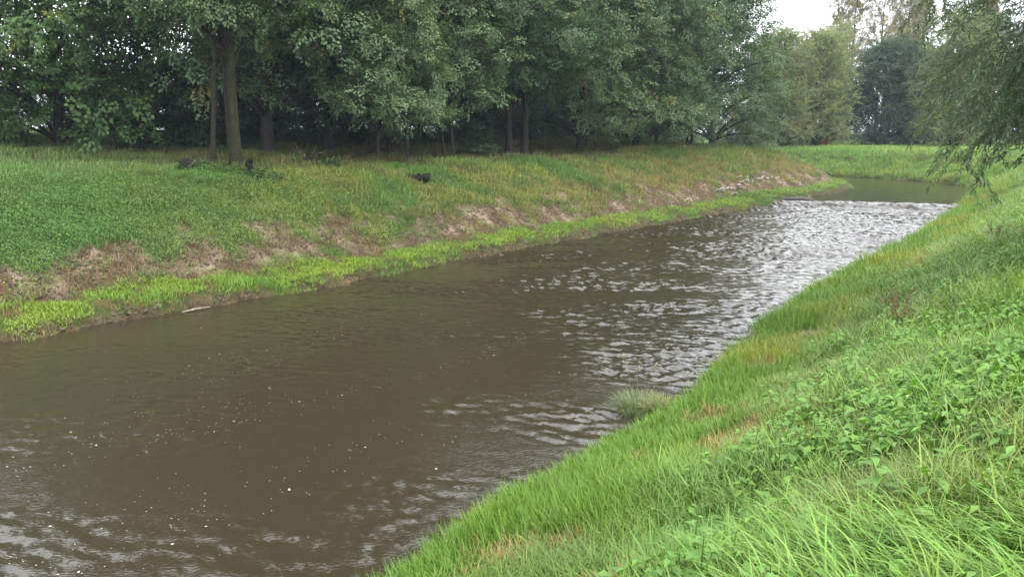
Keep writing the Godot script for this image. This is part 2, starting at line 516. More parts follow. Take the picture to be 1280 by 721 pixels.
# k: h, r, base, tr (trunk radius), limbs, rise, droop, sec, spray (mesh), ss (spray scale), col (leaf colour), bark, lean, hang, form, gap
func grow(called: String, k: Dictionary, seed_: int) -> Node3D:
	rng.seed = seed_
	var root := Node3D.new()
	root.name = called
	var h: float = k.h
	var lean: Vector3 = k.get("lean", Vector3.ZERO)
	var bend := Vector3(rr(-1, 1), 0, rr(-1, 1)) * h * 0.02
	var tip := Vector3(0, h * 0.93, 0) + lean * h
	var mid := Vector3(0, h * 0.45, 0) + lean * h * 0.6 + bend
	var pts := []
	var rad := []
	var tr: float = k.tr
	for i in 13:
		var t := i / 12.0
		pts.append(bez(Vector3(0, -0.25, 0), mid, tip, t) + Vector3(rr(-1, 1), 0, rr(-1, 1)) * tr * 0.16)
		rad.append(tr * (1.0 - 0.9 * pow(t, 0.9)) * (1.35 if i == 0 else 1.0))
	var a := Acc.new()
	var bark: Color = k.get("bark", lin(0.04, 0.036, 0.028))
	tube(a, pts, rad, 10, bark)
	put("trunk", a.mesh(M.bark), root)
	var where := []
	var tint := PackedColorArray()
	var n: int = k.limbs
	var base: float = k.base
	var col: Color = k.get("col", Color.WHITE)
	var hang: float = k.get("hang", 0.0)
	var form: float = k.get("form", 0.6)
	for i in n:
		var q := clampf((i + rr(0.1, 0.9)) / n, 0.0, 1.0)
		var az := i * 2.39996 + rr(-0.35, 0.35)
		var env: float = k.r * pow(1.0 - q * 0.97, form) * minf(1.0, k.get("low", 0.6) + q * 2.2)
		var L := maxf(0.5, env * rr(0.72, 1.12))
		var yt := base + q * (h - base)
		var ya := clampf(yt - L * k.rise, minf(base * 0.7, h * 0.3), h * 0.9)
		var tt := clampf(ya / (h * 0.93), 0.0, 1.0)
		var p0 := bez(Vector3(0, -0.25, 0), mid, tip, tt)
		var out := Vector3(cos(az), 0, sin(az))
		var centre := Vector3(p0.x, 0, p0.z)
		var p2 := centre + out * L + Vector3(0, yt - k.droop * L * rr(0.6, 1.4), 0)
		var p1 := centre + out * L * 0.45 + Vector3(0, lerpf(ya, yt, 0.75) + L * 0.12, 0)
		var la := Acc.new()
		var lp := []
		var lr := []
		var lr0 := maxf(0.014, tr * k.get("limb", 0.42) * (1.0 - q * 0.75))
		for s in 6:
			lp.append(bez(p0, p1, p2, s / 5.0))
			lr.append(lr0 * (1.0 - 0.88 * s / 5.0))
		tube(la, lp, lr, 6, bark)
		var sec: int = k.sec
		for s in sec:
			var t := 0.22 + 0.78 * (s + rr(0.2, 0.8)) / sec
			var p := bez(p0, p1, p2, t)
			var tg := (bez(p0, p1, p2, minf(1.0, t + 0.05)) - bez(p0, p1, p2, t - 0.05)).normalized()
			var sd := 1.0 if s % 2 == 0 else -1.0
			var dir := tg.rotated(Vector3.UP, sd * rr(0.35, 1.25) * (1.15 - 0.5 * t))
			dir = (dir + Vector3(0, rr(-0.25, 0.35) - hang * 0.35 + (rr(-0.3, 0.7) if k.has("clump") else 0.0), 0)).normalized()
			var l2: float = maxf(0.4, L * rr(0.25, 0.5) * (1.15 - 0.55 * t))
			tube(la, [p, p + dir * l2 * 0.55 + Vector3(0, 0.03, 0), p + dir * l2 - Vector3(0, l2 * 0.1, 0)], [lr0 * 0.3, lr0 * 0.2, 0.005], 4, bark)
			var m := maxi(2, int(ceil(l2 / k.get("step", 0.26))))
			if k.has("clump"):
				m = 2
				var rc: float = k.clump * rr(0.7, 1.3)
				var centre2 := p + dir * l2 * 0.85
				for j in int(k.cn * rr(0.75, 1.25)):
					var v := (Vector3(rr(-1, 1), rr(-1, 1), rr(-1, 1)).normalized() + Vector3(0, 0.4, 0) + out * 0.25).normalized()
					var tw := v.cross(Vector3(rr(-1, 1), rr(-1, 1), rr(-1, 1))).normalized()
					var sd2 := (v * 0.75 + tw * 0.8 + Vector3(0, -0.3 - 1.3 * hang, 0)).normalized()
					where.append(Transform3D(turn(sd2, (v + Vector3(0, 0.5, 0)).normalized(), k.get("ss", 1.0) * rr(0.75, 1.2)), centre2 + v * Vector3(1, 0.75, 1) * rc * rr(0.35, 1.0)))
					var c2 := vary(col, 0.14)
					if rng.randf() < k.get("gold", 0.03): c2 = c2.lerp(Color(col.g * 1.6, col.g * 1.4, col.b * 0.8), 0.6)
					tint.append(c2)
			for j in m:
				var f := (j + rr(0.3, 1.0)) / m
				var sp := p + dir * l2 * f + Vector3(rr(-0.13, 0.13), rr(-0.14, 0.14) - l2 * 0.1 * f * f, rr(-0.13, 0.13))
				var sdir := dir.rotated(Vector3.UP, rr(-0.9, 0.9))
				sdir.y += rr(-0.5, 0.25) * (1.0 - hang) - hang * rr(0.8, 2.4)
				sdir = sdir.normalized()
				var up := Vector3(rr(-0.3, 0.3), 1, rr(-0.3, 0.3)) + out * 0.35
				where.append(Transform3D(turn(sdir, up.normalized(), k.get("ss", 1.0) * rr(0.8, 1.25)), sp))
				var c := vary(col, 0.16)
				if rng.randf() < k.get("gold", 0.03): c = c.lerp(Color(col.g * 1.7, col.g * 1.45, col.b * 0.8), 0.75)
				tint.append(c)
		put("limb", la.mesh(M.bark), root)
	# the leading shoot
	for j in 14:
		var sp := bez(Vector3(0, -0.25, 0), mid, tip, 0.88 + 0.12 * j / 13.0)
		var az2 := rr(0, TAU)
		where.append(Transform3D(turn(Vector3(cos(az2), rr(-0.2, 0.9), sin(az2)).normalized(), Vector3.UP, k.get("ss", 1.0)), sp))
		tint.append(vary(col, 0.15))
	var ca := Acc.new()
	for j in where.size(): ca.add_copy(k.spray, where[j], tint[j])
	put("crown", ca.mesh(M.leaf, true), root)
	print(called, " sprays ", where.size())
	return root

var protos := {}
func plant_tree(kind: String, called: String, x: float, z: float, size: float, turned: float, label: String, category := "tree", group := "") -> Node3D:
	var o: Node3D = protos[kind].duplicate()
	o.name = numbered(called)
	add_child(o)
	o.position = on_ground(x, z, 0.0)
	o.rotation.y = turned
	o.scale = Vector3(size, size * (0.94 + 0.12 * fposmod(x * 7.31, 1.0)), size)
	tag(o, label, category, group)
	return o

func su(s: float, u: float) -> Vector2:      # along the left bank and away from it
	return Vector2(-4.09, -18.24) + Vector2(0.6217, -0.7833) * s + Vector2(-0.7833, -0.6217) * u

func build_trees() -> void:
	rng.seed = 11
	var sp_alder := broad_spray(32, 0.62, 0.088, 0.066)
	var sp_maple := broad_spray(32, 0.6, 0.105, 0.082)
	var sp_small := broad_spray(32, 0.5, 0.07, 0.052)
	var sp_fine := narrow_spray(34, 0.75, 0.12, 0.03, 0.8)
	var green := lin(0.044, 0.080, 0.033)
	protos = {
		"alder": grow("alder_tree", {h = 13.6, r = 4.3, base = 3.0, tr = 0.17, limbs = 40, rise = 0.6, droop = 0.02, sec = 6, clump = 0.75, cn = 9, spray = sp_alder, ss = 1.15, col = green, form = 0.5}, 101),
		"alder2": grow("alder_tree", {h = 13.2, r = 4.8, base = 1.9, tr = 0.2, limbs = 42, rise = 0.55, droop = 0.05, sec = 6, clump = 0.8, cn = 10, spray = sp_alder, ss = 1.2, col = lin(0.05, 0.088, 0.036), low = 0.7, form = 0.48}, 202),
		"oak": grow("oak_tree", {h = 14.4, r = 5.2, base = 1.0, tr = 0.24, limbs = 50, rise = 0.5, droop = 0.06, sec = 6, clump = 0.9, cn = 11, spray = sp_alder, ss = 1.2, col = lin(0.06, 0.1, 0.04), low = 0.8, form = 0.45}, 303),
		"maple": grow("maple_tree", {h = 11.5, r = 3.4, base = 0.45, tr = 0.14, limbs = 54, rise = 0.5, droop = 0.12, sec = 6, clump = 0.68, cn = 9, spray = sp_maple, ss = 1.05, col = lin(0.055, 0.108, 0.028), low = 0.95, form = 0.38}, 404),
		"high": grow("alder_tree", {h = 18.0, r = 4.0, base = 4.2, tr = 0.165, limbs = 42, rise = 0.5, droop = 0.12, sec = 6, clump = 0.7, cn = 9, spray = sp_alder, ss = 1.1, col = lin(0.055, 0.09, 0.032), bark = lin(0.042, 0.04, 0.022)}, 505),
		"thin": grow("alder_tree", {h = 11.0, r = 1.9, base = 4.4, tr = 0.09, limbs = 18, rise = 0.6, droop = 0.05, sec = 4, clump = 0.5, cn = 7, spray = sp_alder, ss = 1.05, col = lin(0.055, 0.094, 0.032), bark = lin(0.042, 0.038, 0.024), lean = Vector3(0.07, 0, 0)}, 606),
		"young": grow("young_tree", {h = 7.6, r = 2.3, base = 1.7, tr = 0.085, limbs = 26, rise = 0.5, droop = 0.1, sec = 5, clump = 0.5, cn = 8, spray = sp_alder, ss = 1.0, col = lin(0.068, 0.108, 0.046), lean = Vector3(0.06, 0, 0), low = 0.75, form = 0.45}, 707),
		"dark": grow("round_tree", {h = 10.5, r = 4.4, base = 0.4, tr = 0.2, limbs = 46, rise = 0.5, droop = 0.05, sec = 6, clump = 0.85, cn = 10, spray = sp_alder, ss = 1.35, col = lin(0.034, 0.056, 0.032), low = 0.9, form = 0.36}, 808),
		"willow": grow("willow_tree", {h = 11.5, r = 3.7, base = 0.3, tr = 0.2, limbs = 50, rise = 0.9, droop = -0.1, sec = 6, spray = sp_fine, ss = 1.3, col = lin(0.14, 0.165, 0.06), low = 0.85, form = 0.36, gold = 0.1, clump = 0.7, cn = 8}, 909),
		"poplar": grow("poplar_tree", {h = 27.0, r = 3.0, base = 3.0, tr = 0.2, limbs = 46, rise = 1.3, droop = -0.3, sec = 6, clump = 1.0, cn = 6, spray = sp_small, ss = 1.7, col = lin(0.185, 0.16, 0.058), bark = lin(0.1, 0.085, 0.065), form = 0.35, gold = 0.3}, 1010),
		"shrub": grow("shrub", {h = 3.6, r = 2.1, base = 0.1, tr = 0.05, limbs = 30, rise = 0.8, droop = 0.15, sec = 10, spray = sp_small, ss = 1.2, col = lin(0.036, 0.06, 0.026), low = 0.85, form = 0.4}, 1111),
	}
	# the left bank, from the near end of the row to the far one: [kind, name, x, z, size, turn, label]
	var row := [
		["maple", "maple_tree", -17.0, -30.5, 1.35, 0.4, "bright green maple with foliage hanging low beside the double trunks"],
		["high", "alder_tree", -8.55, -25.0, 1.0, 1.1, "tall tree with the thickest bare trunk on the left bank"],
		["thin", "alder_tree", -9.25, -24.9, 1.0, 0.0, "slender leaning trunk directly left of the thickest trunk"],
		["thin", "alder_tree", -8.95, -25.8, 0.9, 2.2, "thinnest stem half hidden between the two other trunks of its cluster"],
		["alder2", "alder_tree", -9.3, -31.0, 1.28, 0.9, "dark spreading tree close behind the cluster of bare trunks"],
		["alder", "alder_tree", -7.8, -34.5, 1.3, 2.6, "large tree with broad dark trunk deep in the shade"],
		["young", "young_tree", -5.0, -30.0, 1.0, 0.0, "small young tree with slanting slim trunk and drooping pale foliage"],
		["young", "young_tree", -3.9, -30.4, 0.8, 2.4, "shortest young tree beside the slanting slim trunk, low leafy branches"],
		["thin", "alder_tree", -2.75, -33.0, 0.85, 3.5, "left one of a close pair of thin dark trunks"],
		["young", "alder_tree", -2.4, -33.2, 1.15, 4.0, "right one of a close pair of thin dark trunks"],
		["alder", "alder_tree", -0.1, -36.8, 1.0, 0.3, "left one of the two straight dark trunks in mid row"],
		["alder", "alder_tree", 0.55, -37.2, 1.02, 3.3, "right one of the two straight dark trunks in mid row"],
		["alder2", "alder_tree", -5.6, -37.5, 1.3, 5.0, "tall tree filling the background behind the young trees"],
		["oak", "oak_tree", 3.6, -42.2, 0.98, 0.8, "broad full crowned tree right of the two straight trunks"],
		["oak", "oak_tree", 6.9, -45.2, 0.95, 2.9, "broad leafy tree whose foliage sweeps down to the grass crest"],
		["alder2", "alder_tree", 7.7, -43.2, 0.72, 4.1, "lower tree with rounded lit edge at the end of the broad crowns"],
		["alder2", "alder_tree", 10.6, -48.5, 1.08, 1.7, "very tall dark tree near the end of the left row"],
		["oak", "oak_tree", 12.6, -51.0, 0.82, 5.5, "last dark tree of the left row beside the sky gap"],
		["alder2", "alder_tree", -22.5, -30.0, 0.8, 3.0, "low tree cut by the left picture edge"],
	]
	for t in row:
		plant_tree(t[0], t[1], t[2], t[3], t[4], t[5], t[6], "tree", "trees along the left bank")
	# the wood behind the row
	rng.seed = 77
	for k in range(1, 12):
		var p := su(6.5 + k * 4.1 + rr(-1, 1), 19.0 + rr(-1.5, 3.0))
		plant_tree(["alder2", "oak", "alder"][k % 3], "alder_tree", p.x, p.y, rr(0.9, 1.1), rr(0, TAU), "tree of the dark wood standing behind the front row", "tree", "trees of the wood behind the front row")
	for k in 20:
		var s := 4.5 + k * 2.3 + rr(-0.6, 0.6)
		var p := su(s, 16.0 + rr(-1.2, 2.0))
		plant_tree("shrub", "shrub", p.x, p.y, rr(0.85, 1.25), rr(0, TAU), "dark shrub of the thicket under the trees of the left bank", "shrub", "shrubs of the thicket under the trees")
	var bush := [
		[-17.6, -38.0, 1.0, "dark bush between the two bright field gaps"], [-14.6, -37.0, 1.0, "dark bush directly behind the leaning slender trunk"], [-24.5, -36.0, 1.3, "dark bush at the left picture edge under the low tree"],
		[-1.5, -34.6, 0.42, "low bush in the grass right of the thin pair of trunks"], [20.6, -74.5, 1.0, "pale grey green bush at the foot of the far willows"]]
	for b in bush:
		plant_tree("shrub", "shrub", b[0], b[1], b[2], b[0], b[3], "shrub")
	plant_tree("shrub", "shrub", -21.0, -32.0, 1.1, 1.0, "dense bush cut by the left picture edge beside the maple", "shrub")
	for k in 13:
		plant_tree("shrub", "shrub", -62.0 + k * 4.6 + rr(-1.2, 1.2), -66.0 + rr(-3, 3), rr(1.2, 1.6), rr(0, TAU), "far hedge bush glimpsed under the trees beyond the bright field", "shrub", "hedge bushes beyond the bright field")
	# beyond the bend
	var far := [
		["willow", "willow_tree", 23.8, -72.5, 0.82, 0.0, "pale yellowish willow just right of the sky gap's foot"],
		["willow", "willow_tree", 27.4, -74.0, 0.88, 2.0, "grey green willow left of the dark round tree"],
		["willow", "willow_tree", 31.6, -82.0, 0.92, 4.0, "willow with rusty yellow tinge behind the grey green one"],
		["dark", "round_tree", 34.9, -77.0, 0.95, 0.5, "dark round tree in the middle of the far meadow edge"],
		["dark", "round_tree", 40.0, -80.0, 0.9, 2.5, "dark tree half hidden behind the pale willow on the right"],
		["willow", "willow_tree", 37.6, -69.5, 0.9, 1.0, "pale willow in front of the far trees beside the overhanging branches"],
		["dark", "round_tree", 46.5, -80.0, 1.05, 4.5, "dark tree seen through the overhanging willow branches"],
		["dark", "round_tree", 53.5, -82.0, 1.1, 5.4, "rightmost dark tree behind the far meadow"],
		["oak", "oak_tree", 17.5, -84.0, 0.75, 1.2, "tree behind the pale bush at the river bend"],
		["dark", "round_tree", 27.0, -86.0, 1.0, 3.2, "dark tree hidden behind the two far willows"],
	]
	for t in far:
		plant_tree(t[0], t[1], t[2], t[3], t[4], t[5], t[6], "tree", "trees beyond the river bend")
	var ordinal := ["first", "second", "third", "fourth", "fifth", "sixth", "seventh", "eighth", "ninth"]
	for k in 9:
		plant_tree("poplar", "poplar_tree", 43.5 + k * 2.6 + rr(-1, 1), -112.0 + rr(-4, 4), rr(0.85, 1.08), rr(0, TAU), ordinal[k] + " tall sparse yellowing poplar counted from the sky gap rightwards", "tree", "poplars behind the far meadow")

func build_near_willow() -> void:
	rng.seed = 55
	var spray := narrow_spray(24, 0.62, 0.1, 0.02, 0.75)
	var w := grow("willow_tree", {h = 8.8, r = 3.2, base = 1.6, tr = 0.24, limbs = 66, rise = 0.6, droop = 0.08, sec = 8, clump = 0.42, cn = 7, spray = spray, ss = 1.0, col = lin(0.072, 0.1, 0.048), hang = 0.65, low = 0.75, form = 0.34, step = 0.14, limb = 0.08, bark = lin(0.04, 0.034, 0.025)}, 1313)
	w.name = numbered("willow_tree")
	add_child(w)
	w.position = on_ground(9.0, -11.2)
	# one sparse branch that hangs lower than the rest
	var hb := Acc.new()
	var p0 := Vector3(-2.0, 2.9, 0.2)
	for b in 5:
		var p1 := p0 + Vector3(rr(-0.5, 0.1), 0.0, rr(-0.2, 0.5))
		var p2 := p0 + Vector3(rr(-1.3, 0.2), rr(-2.1, -1.4), rr(-0.3, 0.6))
		var tp := []
		for k in 6: tp.append(bez(p0, p1, p2, k / 5.0))
		tube(hb, tp, [0.012, 0.01, 0.008, 0.006, 0.005, 0.003], 5, lin(0.05, 0.042, 0.03))
		for k in 13:
			var q := bez(p0, p1, p2, 0.25 + 0.75 * k / 12.0)
			hb.add_copy(spray, Transform3D(turn(Vector3(rr(-0.7, 0.7), -0.8, rr(-0.7, 0.7)).normalized(), Vector3.UP, rr(0.6, 1.0)), q), vary(lin(0.06, 0.095, 0.038), 0.2))
	put("hanging_branch", hb.mesh(M.leaf), w)
	tag(w, "near willow whose leafy branches overhang the right bank", "tree")

# ---------------------------------------------------------------- grass
# c: n, r, l0, l1 (blade lengths), w, a0, a1 (lean at the tip), comb (0: all round, 1: one way)
func tuft(c: Dictionary, mat: Material) -> ArrayMesh:
	var a := Acc.new()
	for k in c.n:
		var an := rr(0, TAU)
		var p: Vector3 = Vector3(cos(an), 0, sin(an)) * c.r * sqrt(rng.randf()) - Vector3(0, 0.02, 0)
		var az: float = rr(-PI, PI) * (1.0 - c.get("comb", 0.0)) + rr(-0.5, 0.5)
		var v := rr(0.78, 1.22)
		var col := Color(v * rr(0.9, 1.15), v, v * rr(0.8, 1.2))
		if rng.randf() < c.get("dry", 0.05): col = Color(2.0 * v, 1.25 * v, 1.8 * v)
		blade(a, p, az, rr(c.l0, c.l1), c.w * rr(0.7, 1.3), rr(0.0, 0.35) + c.get("foot", 0.0), rr(c.a0, c.a1), col)
	return a.mesh(mat)
func leaf_tuft(n: int, r: float, h: float, len0: float) -> ArrayMesh:
	var a := Acc.new()
	for k in n:
		var an := rr(0, TAU)
		var d := sqrt(rng.randf())
		var p := Vector3(cos(an) * r * d, rr(0.1, 1.0) * h * (1.1 - 0.5 * d), sin(an) * r * d)
		var az := an + rr(-1.2, 1.2)
		var v := rr(0.75, 1.2)
		leaf(a, p, Vector3(cos(az), rr(-0.5, 0.3), sin(az)).normalized(), Vector3(rr(-0.4, 0.4), 1, rr(-0.4, 0.4)).normalized(), len0 * rr(0.6, 1.2), len0 * rr(0.35, 0.55), Color(v, v, v * rr(0.8, 1.2)), rr(0.0, 0.3))
	for k in 5:
		var an := rr(0, TAU)
		blade(a, Vector3(cos(an), 0, sin(an)) * r * 0.4 - Vector3(0, 0.02, 0), an, h * 1.1, 0.006, 0.0, 0.5, Color(0.8, 0.8, 0.8))
	return a.mesh(M.grass)

class Bed:
	var where := []
	var tint := PackedColorArray()
func sow(b: Bed, x: float, z: float, sc: float, col: Color, turned := -10.0, sy := 1.0) -> void:
	var y := ground(x, z)
	var e := 0.15
	var nn := Vector3(ground(x - e, z) - ground(x + e, z), 2 * e, ground(x, z - e) - ground(x, z + e)).normalized()
	var up := (nn * 0.5 + Vector3.UP * 0.5).normalized()
	var an := rr(0, TAU) if turned < -9.0 else turned
	var fx := Vector3(cos(an), 0, -sin(an))
	fx = (fx - up * fx.dot(up)).normalized()
	var bs := Basis(fx, up, fx.cross(up)).scaled_local(Vector3(sc, sc * sy, sc))
	b.where.append(Transform3D(bs, Vector3(x, y, z)))
	b.tint.append(col)

func build_grass() -> void:
	rng.seed = 4242
	var lush := Bed.new()
	var thin := Bed.new()
	var longg := Bed.new()
	var lying := Bed.new()
	var weeds := Bed.new()
	var herbs := Bed.new()
	var farg := Bed.new()
	var dry := Bed.new()
	var leafs := Bed.new()
	var m_lush := tuft({n = 30, r = 0.13, l0 = 0.06, l1 = 0.25, w = 0.007, a0 = 0.3, a1 = 2.3}, M.grass)
	var m_thin := tuft({n = 30, r = 0.15, l0 = 0.08, l1 = 0.3, w = 0.006, a0 = 0.6, a1 = 2.3, dry = 0.08}, M.grass)
	var m_long := tuft({n = 15, r = 0.12, l0 = 0.3, l1 = 0.65, w = 0.011, a0 = 1.0, a1 = 2.6}, M.grass)
	var m_lying := tuft({n = 22, r = 0.2, l0 = 0.2, l1 = 0.55, w = 0.009, a0 = 1.4, a1 = 2.1, comb = 0.75, foot = 0.5, dry = 0.03}, M.grass)
	var m_far := tuft({n = 36, r = 0.2, l0 = 0.08, l1 = 0.24, w = 0.013, a0 = 0.4, a1 = 1.7}, M.grass)
	var m_dry := tuft({n = 26, r = 0.17, l0 = 0.1, l1 = 0.3, w = 0.009, a0 = 0.5, a1 = 2.0, dry = 0.0}, M.dry)
	var m_weed := leaf_tuft(22, 0.17, 0.2, 0.075)
	var m_herb := leaf_tuft(44, 0.2, 0.2, 0.045)
	var m_leafs := leaf_tuft(26, 0.16, 0.1, 0.07)
	# right bank, near and far
	var z := 1.5
	while z > -62.0:
		var dist := maxf(2.5, -z)
		var st := clampf(dist * 0.0085, 0.06, 0.2)
		var x := -6.0
		while x < 34.0:
			var px := x + rr(-0.7, 0.7) * st
			var pz := z + rr(-0.7, 0.7) * st
			x += st
			var u := bank(px, pz)
			if u >= -0.03 or u < -15.0: continue
			if pz > -1.0 or px > -pz * 0.72 + 1.2: continue
			if px < pz * 0.1 - 2.5 and pz > -4.0: continue
			var d := -u
			if rng.randf() > clampf(14.0 / maxf(d, 1.0), 0.0, 1.0): continue
			if rng.randf() < bareness(px, pz, u) * 0.9:
				if rng.randf() < 0.4: sow(dry, px, pz, rr(0.4, 0.8), vary(lin(0.26, 0.18, 0.08), 0.25))
				continue
			var tall := smoothstep(1.7, 3.5, d + (patch(px, pz, 22.0, 5.0) - 0.5) * 2.2)
			var mid := smoothstep(0.8, 2.3, d + (patch(px, pz, 16.0, 41.0) - 0.5) * 1.8 - 0.7 * smoothstep(-9.0, -16.0, pz))
			var yel := patch(px, pz, 11.0, 300.0)
			var bench := lin(0.10, 0.2, 0.02).lerp(lin(0.19, 0.225, 0.028), smoothstep(0.45, 0.85, yel))
			var upper := lin(0.095, 0.185, 0.042).lerp(lin(0.14, 0.235, 0.03), patch(px, pz, 13.0, 640.0))
			upper = upper.lerp(bench, 0.25 + 0.4 * smoothstep(-9.0, -16.0, pz) * (1.0 - 0.5 * tall))
			upper = upper.lerp(lin(0.18, 0.17, 0.06), 0.35 * smoothstep(0.62, 0.78, patch(px, pz, 21.0, 2640.0)))
			var grow_ := lerpf(1.0, 1.6, smoothstep(0.06, 0.2, st))
			var flat_ := smoothstep(1.25, 0.7, Vector2((px - 2.0) * 0.8, (pz + 3.15) * 1.7).length() + (patch(px, pz, 18.0, 77.0) - 0.5) * 0.8)
			if rng.randf() < flat_ * 0.4:
				var way := 2.75 + (patch(px, pz, 14.0, 70.0) - 0.5) * 2.4
				sow(lying, px, pz, rr(0.6, 1.0), vary(lin(0.145, 0.265, 0.045), 0.28), way + rr(-0.7, 0.7), rr(0.5, 1.3))
			elif rng.randf() < tall:
				var pick := rng.randf()
				var leafy := smoothstep(0.3, 0.65, patch(px, pz, 15.0, 1444.0))
				if pick < 0.16: sow(longg, px, pz, rr(0.5, 0.95) * minf(grow_, 1.2), vary(upper * 1.15, 0.25))
				elif pick < 0.24 + leafy * 0.3: sow(weeds, px, pz, rr(0.6, 1.3), vary(lin(0.115, 0.235, 0.038), 0.25))
				elif pick < 0.85: sow(thin, px, pz, rr(0.7, 1.3) * grow_, vary(upper, 0.25))
			elif rng.randf() < mid:
				if rng.randf() < 0.8: sow(thin, px, pz, rr(0.6, 1.1) * grow_, vary(upper, 0.22), -10.0, rr(0.6, 1.1))
			else:
				sow(lush, px, pz, rr(0.65, 1.15) * grow_, vary(bench, 0.18), -10.0, rr(0.7, 1.25) * lerpf(0.6, 1.3, patch(px, pz, 25.0, 8.0)))
		z -= st
	# left bank
	z = -4.0
	while z > -84.0:
		var st := clampf(-z * 0.0062, 0.11, 0.32)
		var x := -34.0
		while x < 26.0:
			var px := x + rr(-0.5, 0.5) * st
			var pz := z + rr(-0.5, 0.5) * st
			x += st
			var u := bank(px, pz)
			if u <= 0.02 or u > 24.0: continue
			if px < pz * 0.72 - 2.0: continue
			if u > 15.0 and rng.randf() < 0.6: continue
			var s := along(px, pz)
			var b := bareness(px, pz, u)
			if rng.randf() < b * 0.9:
				if rng.randf() < 0.6: sow(dry, px, pz, rr(0.4, 0.95), vary(lin(0.10, 0.07, 0.036), 0.4) if rng.randf() < 0.7 else vary(lin(0.2, 0.15, 0.085), 0.25))
				continue
			var li := litter(px, pz, u)
			var clumpy := 0.45 + 1.1 * patch(px, pz, 42.0, 2222.0)
			if rng.randf() < li * 0.9:
				if rng.randf() < 0.6: sow(leafs, px, pz, rr(0.6, 1.1), vary(lin(0.13, 0.075, 0.034), 0.35), -10.0, 0.35)
				continue
			var dr := dryness(px, pz, u)
			var c := lin(0.09, 0.18, 0.035).lerp(lin(0.18, 0.205, 0.045), smoothstep(0.3, 0.7, patch(px, pz, 8.0, 800.0)))
			c = c.lerp(lin(0.06, 0.125, 0.03), 0.7 * smoothstep(0.45, 0.75, patch(px, pz, 30.0, 3333.0)))
			c = c.lerp(lin(0.085, 0.07, 0.028), li * 0.85)
			c = c.lerp(lin(0.15, 0.115, 0.04), 0.45 * smoothstep(0.6, 0.8, patch(px, pz, 17.0, 1800.0)))
			c = c.lerp(lin(0.085, 0.185, 0.045), (1.0 - smoothstep(2.0, 12.0, s)) * smoothstep(1.2, 2.0, u) * 0.8)
			if u < 1.3 and rng.randf() < 0.75 * smoothstep(0.5, 0.72, patch(px, pz, 30.0, 505.0) + 0.35 * smoothstep(0.45, 0.1, u)):
				if rng.randf() < 0.7: sow(dry, px, pz, rr(0.35, 0.8), vary(lin(0.15, 0.1, 0.045), 0.35))
				continue
			if u < 1.3: c = lin(0.19, 0.25, 0.018).lerp(lin(0.10, 0.2, 0.02), patch(px, pz, 12.0, 33.0))
			if s > 31.0 and u < 4.5: c = c.lerp(lin(0.12, 0.20, 0.022), 0.5 * (1.0 - dr))
			var sc := 1.0 + 0.5 * smoothstep(0.11, 0.3, st)
			if rng.randf() < dr * 0.6: sow(dry, px, pz, rr(0.7, 1.1) * sc, vary(lin(0.22, 0.17, 0.06).lerp(lin(0.17, 0.17, 0.05), rng.randf()), 0.2))
			elif u > 1.5 and u < 6.5 and rng.randf() < (1.0 - smoothstep(5.0, 18.0, s)) * 0.65 + 0.15: sow(herbs, px, pz, rr(0.7, 1.3) * sc, vary(c, 0.25), -10.0, clumpy)
			else: sow(farg, px, pz, rr(0.6, 1.15) * sc, vary(c, 0.2), -10.0, rr(0.6, 1.1) * ((0.28 + 0.36 * patch(px, pz, 40.0, 99.0)) if u < 1.3 else clumpy))
		z -= st
	# the far meadow and the field beyond the trees
	for k in 26000:
		var px := rr(16, 72)
		var pz := rr(-100, -44)
		var u := bank(px, pz)
		if u > -0.2: continue
		var c := lin(0.15, 0.27, 0.06).lerp(lin(0.19, 0.28, 0.06), patch(px, pz, 6.0, 12.0))
		if -u < 0.9 and rng.randf() < 0.5: c = lin(0.15, 0.15, 0.05)
		if absf(-u - 3.1) < 0.3 and rng.randf() < 0.45: c = lin(0.13, 0.11, 0.05)
		sow(farg, px, pz, rr(1.3, 2.2), vary(c, 0.18), -10.0, 0.8)
	for k in 16000:
		var px := rr(-75, 0)
		var pz := rr(-90, -28)
		var u := bank(px, pz)
		if u < 19.0: continue
		sow(farg, px, pz, rr(1.6, 2.6), vary(lin(0.10, 0.19, 0.045), 0.18), -10.0, 0.8)
	var clods := Bed.new()
	while clods.where.size() < 5200:
		var q := su(rr(-9.0, 34.0), rr(0.05, 2.7))
		var u := bank(q.x, q.y)
		if u <= 0.03 or rng.randf() > bareness(q.x, q.y, u): continue
		sow(clods, q.x, q.y, rr(0.012, 0.045), vary(lin(0.13, 0.086, 0.05).lerp(lin(0.24, 0.19, 0.145), rng.randf() * rng.randf()), 0.3))
	var ca := Acc.new()
	lump(ca, Vector3(0, 0.2, 0), Vector3(1, 0.7, 0.85), 0.9, 77.0, Color.WHITE, 7, 5)
	tag(many("soil_clods", ca.mesh(M.stone), clods.where, clods.tint), "crumbling brown soil clods on the eroded strip of the left bank", "soil", "", "stuff")
	tag(many("lush_grass", m_lush, lush.where, lush.tint), "bright yellow green grass along the water on the right bank", "grass", "", "stuff")
	tag(many("fine_grass", m_thin, thin.where, thin.tint), "blue green fine grass on the right bank slope", "grass", "", "stuff")
	tag(many("long_grass", m_long, longg.where, longg.tint), "long arching grass on the near right bank", "grass", "", "stuff")
	tag(many("flattened_grass", m_lying, lying.where, lying.tint), "long flattened grass combed over on the near right bank", "grass", "", "stuff")
	tag(many("meadow_grass", m_far, farg.where, farg.tint), "short meadow grass of the far banks", "grass", "", "stuff")
	tag(many("dry_grass", m_dry, dry.where, dry.tint), "straw coloured dry grass on the bank slopes", "grass", "", "stuff")
	tag(many("weeds", m_weed, weeds.where, weeds.tint), "leafy green weeds growing through the bank grass", "weeds", "", "stuff")
